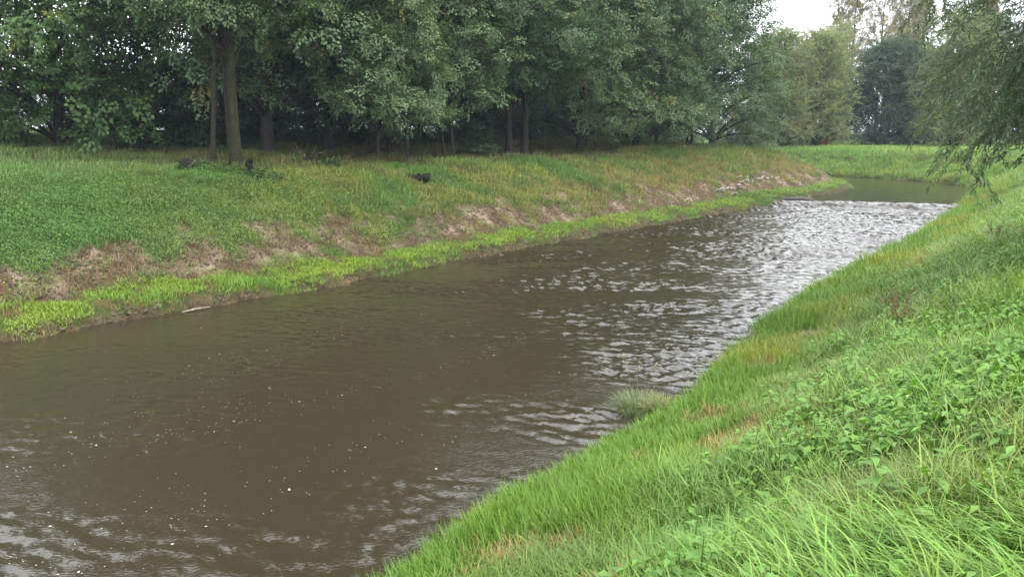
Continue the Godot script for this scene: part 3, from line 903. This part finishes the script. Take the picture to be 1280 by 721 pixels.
	tag(many("herbs", m_herb, herbs.where, herbs.tint), "low leafy herbs covering the near end of the left slope", "herbs", "", "stuff")
	tag(many("leaf_litter", m_leafs, leafs.where, leafs.tint), "fallen brown leaves under the trees of the left bank", "leaves", "", "stuff")
	print("grass ", lush.where.size(), " ", thin.where.size(), " ", longg.where.size(), " ", lying.where.size(), " ", farg.where.size(), " ", dry.where.size(), " ", weeds.where.size(), " ", leafs.where.size())

# ---------------------------------------------------------------- single plants and things
func nettle_leaf(col: Color) -> ArrayMesh:
	var a := Acc.new()
	# heart-shaped, toothed, folded along the midrib, pointing along +x; length 1
	var rim := [[0.0, 0.02], [0.03, 0.2], [0.12, 0.31], [0.17, 0.29], [0.27, 0.35], [0.32, 0.31], [0.43, 0.3], [0.48, 0.25], [0.6, 0.23], [0.65, 0.17], [0.76, 0.14], [0.82, 0.08], [1.0, 0.0]]
	for sd in [-1.0, 1.0]:
		var last_m := -1
		var last_r := -1
		for p in rim:
			var drop: float = -0.28 * p[0] * p[0]
			var nn := Vector3(0.35 * p[0], 1, -sd * 0.4).normalized()
			var im := a.vert(Vector3(p[0], drop, 0), nn, col)
			var ir := a.vert(Vector3(p[0], drop + p[1] * 0.28, sd * p[1]), nn, col)
			if last_m >= 0:
				a.tri(last_m, last_r, ir)
				a.tri(last_m, ir, im)
			last_m = im
			last_r = ir
	return a.mesh(M.grass)
func build_nettles() -> void:
	rng.seed = 909
	var leaves := []
	for k in 4: leaves.append(nettle_leaf(vary(lin(0.11, 0.225, 0.038), 0.2)))
	var kinds := []
	for k in 3:
		var t := Node3D.new()
		t.name = "nettle_plant"
		var h := 0.24 + 0.06 * k
		var lean := Vector3(rr(-0.1, 0.1), 0, rr(-0.1, 0.1))
		var a := Acc.new()
		tube(a, [Vector3(0, -0.05, 0), Vector3(0, h * 0.5, 0) + lean * 0.4, Vector3(0, h, 0) + lean], [0.005, 0.004, 0.003], 5, lin(0.12, 0.21, 0.05))
		put("stem", a.mesh(M.grass), t)
		for j in 6:
			var q := 0.32 + 0.68 * j / 5.0
			var p := Vector3(0, h * q, 0) + lean * q * q
			var az := (PI / 2 if j % 2 else 0.0) + rr(-0.3, 0.3)
			for s in 2:
				var o := put("leaf", leaves[rng.randi() % 4], t)
				var size := lerpf(0.095, 0.04, maxf(0.0, q - 0.5) * 2.0) * rr(0.85, 1.15)
				var d := az + PI * s + rr(-0.2, 0.2)
				o.transform = Transform3D(turn(Vector3(cos(d), rr(-0.35, 0.25), sin(d)).normalized(), Vector3(rr(-0.2, 0.2), 1, rr(-0.2, 0.2)).normalized(), size), p + Vector3(cos(d), 0.2, sin(d)) * 0.018)
		kinds.append(t)
	var n := 0
	var tries := 0
	while n < 170 and tries < 9000:
		tries += 1
		var z := rr(-9.0, -2.2)
		var x := rr(0.2, 6.5)
		if x > -z * 0.68 + 0.3: continue
		var u := -bank(x, z)
		if u < 2.0 or Vector2((x - 2.0) * 0.8, (z + 3.15) * 1.7).length() < 0.6 or rng.randf() > smoothstep(0.35, 0.6, patch(x, z, 15.0, 1444.0)): continue
		n += 1
		var o: Node3D = kinds[n % 3].duplicate()
		o.name = numbered("nettle_plant")
		add_child(o)
		o.position = on_ground(x, z)
		o.rotation.y = rr(0, TAU)
		o.scale = Vector3.ONE * rr(0.75, 1.2)
		tag(o, "young nettle with toothed green leaves in the near bank grass", "plant", "nettles on the near bank")

func build_things() -> void:
	rng.seed = 313
	# dark remains of felled trees on the left bank
	var black := lin(0.022, 0.02, 0.019)
	var p := on_ground(-9.15, -22.8)
	var a := Acc.new()
	lump(a, Vector3(0, 0.12, 0), Vector3(0.25, 0.26, 0.24), 0.3, 3.0, black, 20, 14)
	var t := Node3D.new()
	t.name = numbered("tree_stump")
	add_child(t)
	t.position = p
	put("stump_body", a.mesh(M.bark), t)
	for k in 3:
		a = Acc.new()
		var az := 0.5 + k * 0.6
		tube(a, [Vector3(0.1, 0.05, 0), Vector3(0.35 + 0.1 * k, 0.14, 0.1 * k), Vector3(0.6 + 0.12 * k, 0.02, 0.15 * k - 0.1)], [0.08, 0.06, 0.03], 6, black, true)
		put("root", a.mesh(M.bark), t)
	tag(t, "rounded dark stump left of the bare trunk cluster", "tree stump")
	t = Node3D.new()
	t.name = numbered("tree_stump")
	add_child(t)
	t.position = on_ground(-7.45, -22.9)
	a = Acc.new()
	tube(a, [Vector3(0, -0.1, 0), Vector3(0.02, 0.25, 0), Vector3(-0.02, 0.36, 0), Vector3(0.04, 0.46, 0), Vector3(0.05, 0.52, 0)], [0.16, 0.1, 0.11, 0.09, 0.04], 9, black, true)
	put("stump_body", a.mesh(M.bark), t)
	a = Acc.new()
	tube(a, [Vector3(-0.5, -0.02, 0.1), Vector3(-0.25, 0.08, 0.05), Vector3(0, 0.1, 0)], [0.04, 0.06, 0.08], 6, black)
	put("root", a.mesh(M.bark), t)
	tag(t, "pointed dark stump right of the bare trunk cluster", "tree stump")
	t = Node3D.new()
	t.name = numbered("tree_stump")
	add_child(t)
	t.position = on_ground(-6.95, -27.6)
	a = Acc.new()
	tube(a, [Vector3(0, -0.1, 0), Vector3(0.03, 0.25, 0), Vector3(0.08, 0.5, 0)], [0.13, 0.1, 0.04], 8, lin(0.03, 0.025, 0.02), true)
	put("stump_body", a.mesh(M.bark), t)
	for k in 7:
		a = Acc.new()
		var az := rr(0, TAU)
		tube(a, [Vector3(0, 0.05, 0), Vector3(cos(az) * 0.35, 0.35, sin(az) * 0.35), Vector3(cos(az) * 0.75, rr(0.3, 0.8), sin(az) * 0.75)], [0.025, 0.018, 0.006], 5, lin(0.1, 0.075, 0.05))
		put("twig", a.mesh(M.bark), t)
	tag(t, "broken stub with bare twigs among weeds at the wood edge", "tree stump")
	# low leafy regrowth beside the stumps
	var bed := Bed.new()
	for k in 60:
		var c: Vector2 = [Vector2(-7.0, -23.0), Vector2(-6.6, -27.9), Vector2(-8.7, -23.0)][k % 3]
		sow(bed, c.x + rr(-0.6, 0.6), c.y + rr(-0.4, 0.4), rr(0.9, 2.0), vary(lin(0.05, 0.085, 0.03), 0.25))
	tag(many("weeds", leaf_tuft(26, 0.2, 0.22, 0.09), bed.where, bed.tint), "leafy regrowth round the dark stumps", "weeds", "", "stuff")
	# the black lumpy log
	t = Node3D.new()
	t.name = numbered("charred_log")
	add_child(t)
	t.position = on_ground(-3.05, -26.6, -0.06)
	t.rotation.y = 0.1
	t.scale = Vector3.ONE * 0.85
	a = Acc.new()
	lump(a, Vector3(-0.12, 0.08, 0), Vector3(0.42, 0.13, 0.2), 0.3, 9.0, black)
	put("log_body", a.mesh(M.bark), t)
	a = Acc.new()
	lump(a, Vector3(-0.42, 0.1, 0), Vector3(0.18, 0.15, 0.17), 0.3, 19.0, black)
	put("log_end", a.mesh(M.bark), t)
	a = Acc.new()
	lump(a, Vector3(0.22, 0.1, 0.02), Vector3(0.2, 0.16, 0.17), 0.5, 29.0, black)
	put("log_end", a.mesh(M.bark), t)
	for q in [[-0.04, 0.1, 0.0, 0.27], [0.22, 0.15, 0.42, 0.25]]:
		a = Acc.new()
		tube(a, [Vector3(q[0], q[1], 0), Vector3((q[0] + q[2]) / 2, q[3] - 0.03, 0), Vector3(q[2], q[3], 0)], [0.09, 0.075, 0.03], 7, black, true)
		put("knob", a.mesh(M.bark), t)
	tag(t, "black lumpy log lying in the open grass of the left bank", "log")
	# pale rubble in the bank by the bend
	for k in 22:
		var q := su(24.6 + k * 0.27 + rr(-0.25, 0.25), 1.5 + rr(-0.35, 0.35))
		a = Acc.new()
		lump(a, Vector3.ZERO, Vector3(rr(0.12, 0.3), rr(0.04, 0.08), rr(0.12, 0.28)), 1.1, k * 7.0, vary(lin(0.34, 0.3, 0.25), 0.22), 11, 7)
		var o := put("rubble_stone", a.mesh(M.stone))
		o.position = on_ground(q.x, q.y, 0.03)
		o.basis = Basis(Vector3(0.6217, 0, -0.7833), -0.5 + rr(-0.2, 0.2)) * Basis(Vector3.UP, rr(0, TAU))
		tag(o, "pale rubble stone set in the bank slope near the bend", "stone", "pale rubble in the far end of the left bank")
	# driftwood stick at the left waterline
	a = Acc.new()
	tube(a, [Vector3(-0.28, 0.0, 0), Vector3(-0.05, 0.03, 0.03), Vector3(0.3, 0.02, -0.02)], [0.014, 0.02, 0.009], 6, lin(0.4, 0.34, 0.26), true)
	var st := put("driftwood_stick", a.mesh(M.bark))
	st.position = Vector3(-6.3, 0.02, -15.55)
	st.rotation.y = 0.75
	tag(st, "pale driftwood stick at the left waterline", "stick")
	# the sill of the weir
	a = Acc.new()
	var along_ := Vector2(-WUP.y, WUP.x)
	var A := WEIR - along_ * 1.2
	var B := WEIR + along_ * 9.6
	var pts := []
	for k in 9: pts.append(Vector3(lerpf(A.x, B.x, k / 8.0), 0.02 + rr(-0.01, 0.01), lerpf(A.y, B.y, k / 8.0)))
	tube(a, pts, [0.17, 0.17, 0.17, 0.17, 0.17, 0.17, 0.17, 0.17, 0.17], 8, lin(0.14, 0.13, 0.11), true)
	var sill := put("weir_sill", a.mesh(M.stone))
	tag(sill, "low stone sill crossing the river below the calm pool", "weir")
	a = Acc.new()
	lump(a, Vector3.ZERO, Vector3(0.75, 0.14, 0.2), 0.25, 40.0, lin(0.05, 0.045, 0.04))
	var blk := put("weir_stone", a.mesh(M.stone))
	blk.position = Vector3(14.0, 0.25, -39.35)
	blk.rotation.y = -0.33
	tag(blk, "dark flat stone at the left end of the weir", "stone")
	# clump of grass standing in the water off the right bank
	t = Node3D.new()
	t.name = numbered("grass_clump")
	add_child(t)
	t.position = Vector3(1.72, 0.03, -9.75)
	lump_grass(t, "green_blades", 420, 0.42, 0.2, 0.42, 0.007, lin(0.105, 0.155, 0.055), M.grass, Vector3(-0.1, 0, 0))
	lump_grass(t, "dry_blades", 220, 0.3, 0.2, 0.4, 0.007, lin(0.19, 0.18, 0.06), M.dry, Vector3(0.2, 0, 0.05))
	for k in 3:
		a = Acc.new()
		var hh := rr(0.55, 0.75)
		var x0 := -0.2 + k * 0.1
		tube(a, [Vector3(x0, 0, 0), Vector3(x0 - 0.03, hh * 0.7, 0), Vector3(x0 - 0.1 + 0.1 * k, hh, 0)], [0.004, 0.003, 0.002], 4, lin(0.2, 0.18, 0.1))
		for j in 14: leaf(a, Vector3(x0 - 0.1 + 0.1 * k, hh, 0) + Vector3(rr(-0.02, 0.02), -0.012 * j, rr(-0.02, 0.02)), Vector3(rr(-1, 1), 0.5, rr(-1, 1)).normalized(), Vector3.UP, 0.04, 0.012, lin(0.25, 0.24, 0.18))
		put("seed_head", a.mesh(M.dry), t)
	tag(t, "grass clump standing in the water with grey seed heads", "grass clump")
	# dead weed stalks half way up the right bank, and stalks at the waterline
	var spots := [[5.35, -10.75, 0.55, "brown dead weed in the tall grass half way up the bank"], [5.0, -10.0, 0.45, "withered brown weed just below the other dead weed"], [1.0, -8.85, 0.3, "bare brown twigs at the waterline before the grass clump"], [0.45, -8.15, 0.22, "thin dry stalks at the waterline nearest the viewer"], [8.8, -14.5, 0.5, "rust brown weed on the upper bank below the willow"]]
	for q in spots:
		a = Acc.new()
		t = Node3D.new()
		t.name = numbered("dead_weed")
		add_child(t)
		t.position = on_ground(q[0], q[1], 0.02)
		for k in 12:
			a = Acc.new()
			var az := rr(0, TAU)
			var o := Vector3(cos(az), 0, sin(az))
			var hh: float = q[2] * rr(0.6, 1.1)
			var e := o * hh * rr(0.2, 0.8) + Vector3(0, hh, 0)
			tube(a, [o * 0.04, o * hh * 0.15 + Vector3(0, hh * 0.6, 0), e], [0.004, 0.0035, 0.0015], 4, lin(0.13, 0.08, 0.045))
			if q[2] > 0.4:
				for j in 9: leaf(a, (o * hh * 0.15 + Vector3(0, hh * 0.5, 0)).lerp(e, rng.randf()), Vector3(rr(-1, 1), rr(-0.8, 0.5), rr(-1, 1)).normalized(), Vector3.UP, 0.05, 0.02, vary(lin(0.15, 0.085, 0.045), 0.3))
			put("stalk", a.mesh(M.dry), t)
		tag(t, q[3], "weed")
	# foam flecks drifting on the water
	a = Acc.new()
	for k in 5:
		var c := a.vert(Vector3(0, 0.004, 0), Vector3.UP, Color.WHITE) if k == 0 else 0
	for k in 7:
		var an := TAU * k / 7.0
		a.vert(Vector3(cos(an) * rr(0.6, 1.2), -0.15, sin(an) * rr(0.4, 0.9)), Vector3(cos(an), 1, sin(an)).normalized(), Color.WHITE)
	for k in 7: a.tri(0, 1 + k, 1 + (k + 1) % 7)
	var fw := []
	var ft := PackedColorArray()
	var d := Vector2(0.5795, -0.815)
	var nl := Vector2(-0.815, -0.5795)
	while fw.size() < 4600:
		var s := rr(-3, 36)
		var w := rr(0.3, 10.4)
		var q2 := Vector2(-1.28, -5.85) + d * s + nl * w
		if bank(q2.x, q2.y) != 0.0 or rng.randf() > smoothstep(0.5, 0.8, patch(s * 0.35, w * 1.6, 14.0, 21.0)) + 0.12: continue
		var sz := rr(0.0025, 0.0065) * (2.0 if rng.randf() < 0.05 else 1.0)
		fw.append(Transform3D(Basis(Vector3.UP, rr(0, TAU)).scaled(Vector3(sz * 1.4, sz * 0.3, sz)), Vector3(q2.x, water_height(q2.x, q2.y, s, w) + 0.004, q2.y)))
		ft.append(Color.WHITE)
	tag(many("foam_flecks", a.mesh(M.foam), fw, ft), "pale foam flecks drifting on the brown water", "foam", "", "stuff")
	# small red thing at the far wood edge
	a = Acc.new()
	for k in 160:
		var o2 := Vector3(rr(-1, 1), rr(-1, 1), rr(-1, 1)).normalized() * rr(0.3, 1.0)
		leaf(a, o2 * Vector3(0.3, 0.25, 0.3) + Vector3(0, 0.5, 0), Vector3(rr(-1, 1), rr(-1, 1), rr(-1, 1)).normalized(), Vector3(rr(-1, 1), 1, rr(-1, 1)).normalized(), 0.12, 0.07, vary(lin(0.3, 0.03, 0.03), 0.2))
	t = Node3D.new()
	t.name = numbered("red_bush")
	add_child(t)
	t.position = on_ground(28.2, -73.0)
	put("foliage", a.mesh(M.leaf), t)
	a = Acc.new()
	tube(a, [Vector3(0, -0.1, 0), Vector3(0, 0.5, 0)], [0.03, 0.02], 5, lin(0.06, 0.05, 0.04))
	put("stem", a.mesh(M.bark), t)
	tag(t, "tiny red leaved bush at the foot of the far trees", "shrub")

func lump_grass(t: Node3D, called: String, n: int, r: float, l0: float, l1: float, w: float, col: Color, mat: Material, off: Vector3) -> void:
	var a := Acc.new()
	for k in n:
		var an := rr(0, TAU)
		var q := sqrt(rng.randf())
		blade(a, off + Vector3(cos(an), 0, sin(an)) * r * q * 0.7 - Vector3(0, 0.1, 0), an + rr(-0.5, 0.5), rr(l0, l1), w * rr(0.7, 1.3), 0.1, 0.6 + q * 1.6 + rr(-0.2, 0.4), vary(col, 0.25), 4)
	put(called, a.mesh(mat), t)

func _ready() -> void:
	rng.seed = 1
	# camera: 3.5 m above the water, looking down a little
	var cam := Camera3D.new()
	cam.name = "camera"
	cam.fov = 39.65
	cam.far = 2000.0
	cam.near = 0.1
	add_child(cam)
	cam.position = Vector3(0, 3.5, 0)
	cam.rotation_degrees = Vector3(-11.06, 0, 0)
	cam.current = true
	# a white overcast sky
	var env := Environment.new()
	env.background_mode = Environment.BG_SKY
	var skym := ProceduralSkyMaterial.new()
	skym.sky_top_color = Color(0.96, 0.975, 1.0)
	skym.sky_horizon_color = Color(0.93, 0.95, 0.975)
	skym.ground_horizon_color = Color(0.5, 0.52, 0.5)
	skym.ground_bottom_color = Color(0.3, 0.32, 0.28)
	skym.sky_energy_multiplier = 1.0
	var sky := Sky.new()
	sky.sky_material = skym
	env.sky = sky
	env.tonemap_mode = Environment.TONE_MAPPER_LINEAR
	env.tonemap_exposure = 5.6
	env.sdfgi_enabled = true
	env.ssao_enabled = true
	env.ssil_enabled = true
	env.fog_enabled = true
	env.fog_density = 0.0003
	env.fog_light_color = Color(0.86, 0.92, 1.0)
	var we := WorldEnvironment.new()
	we.name = "environment"
	we.environment = env
	add_child(we)
	var sun := DirectionalLight3D.new()
	sun.name = "sun"
	sun.light_energy = 0.4
	sun.light_angular_distance = 25.0
	sun.light_color = Color(1.0, 0.97, 0.92)
	sun.shadow_enabled = true
	sun.rotation_degrees = Vector3(-58, 60, 0)
	add_child(sun)
	noise.seed = 5
	noise.frequency = 0.02
	noise.fractal_octaves = 4
	noise2.seed = 8
	noise2.frequency = 0.02
	noise2.fractal_octaves = 3
	fine.seed = 13
	fine.frequency = 0.05
	fine.fractal_octaves = 2
	var t0 := Time.get_ticks_msec()
	build_materials()
	build_land()
	print("land ", Time.get_ticks_msec() - t0)
	build_ground()
	build_water()
	print("water ", Time.get_ticks_msec() - t0)
	build_trees()
	build_near_willow()
	print("trees ", Time.get_ticks_msec() - t0)
	build_grass()
	build_nettles()
	build_things()
	for k in protos: protos[k].free()
	print("done ", Time.get_ticks_msec() - t0)
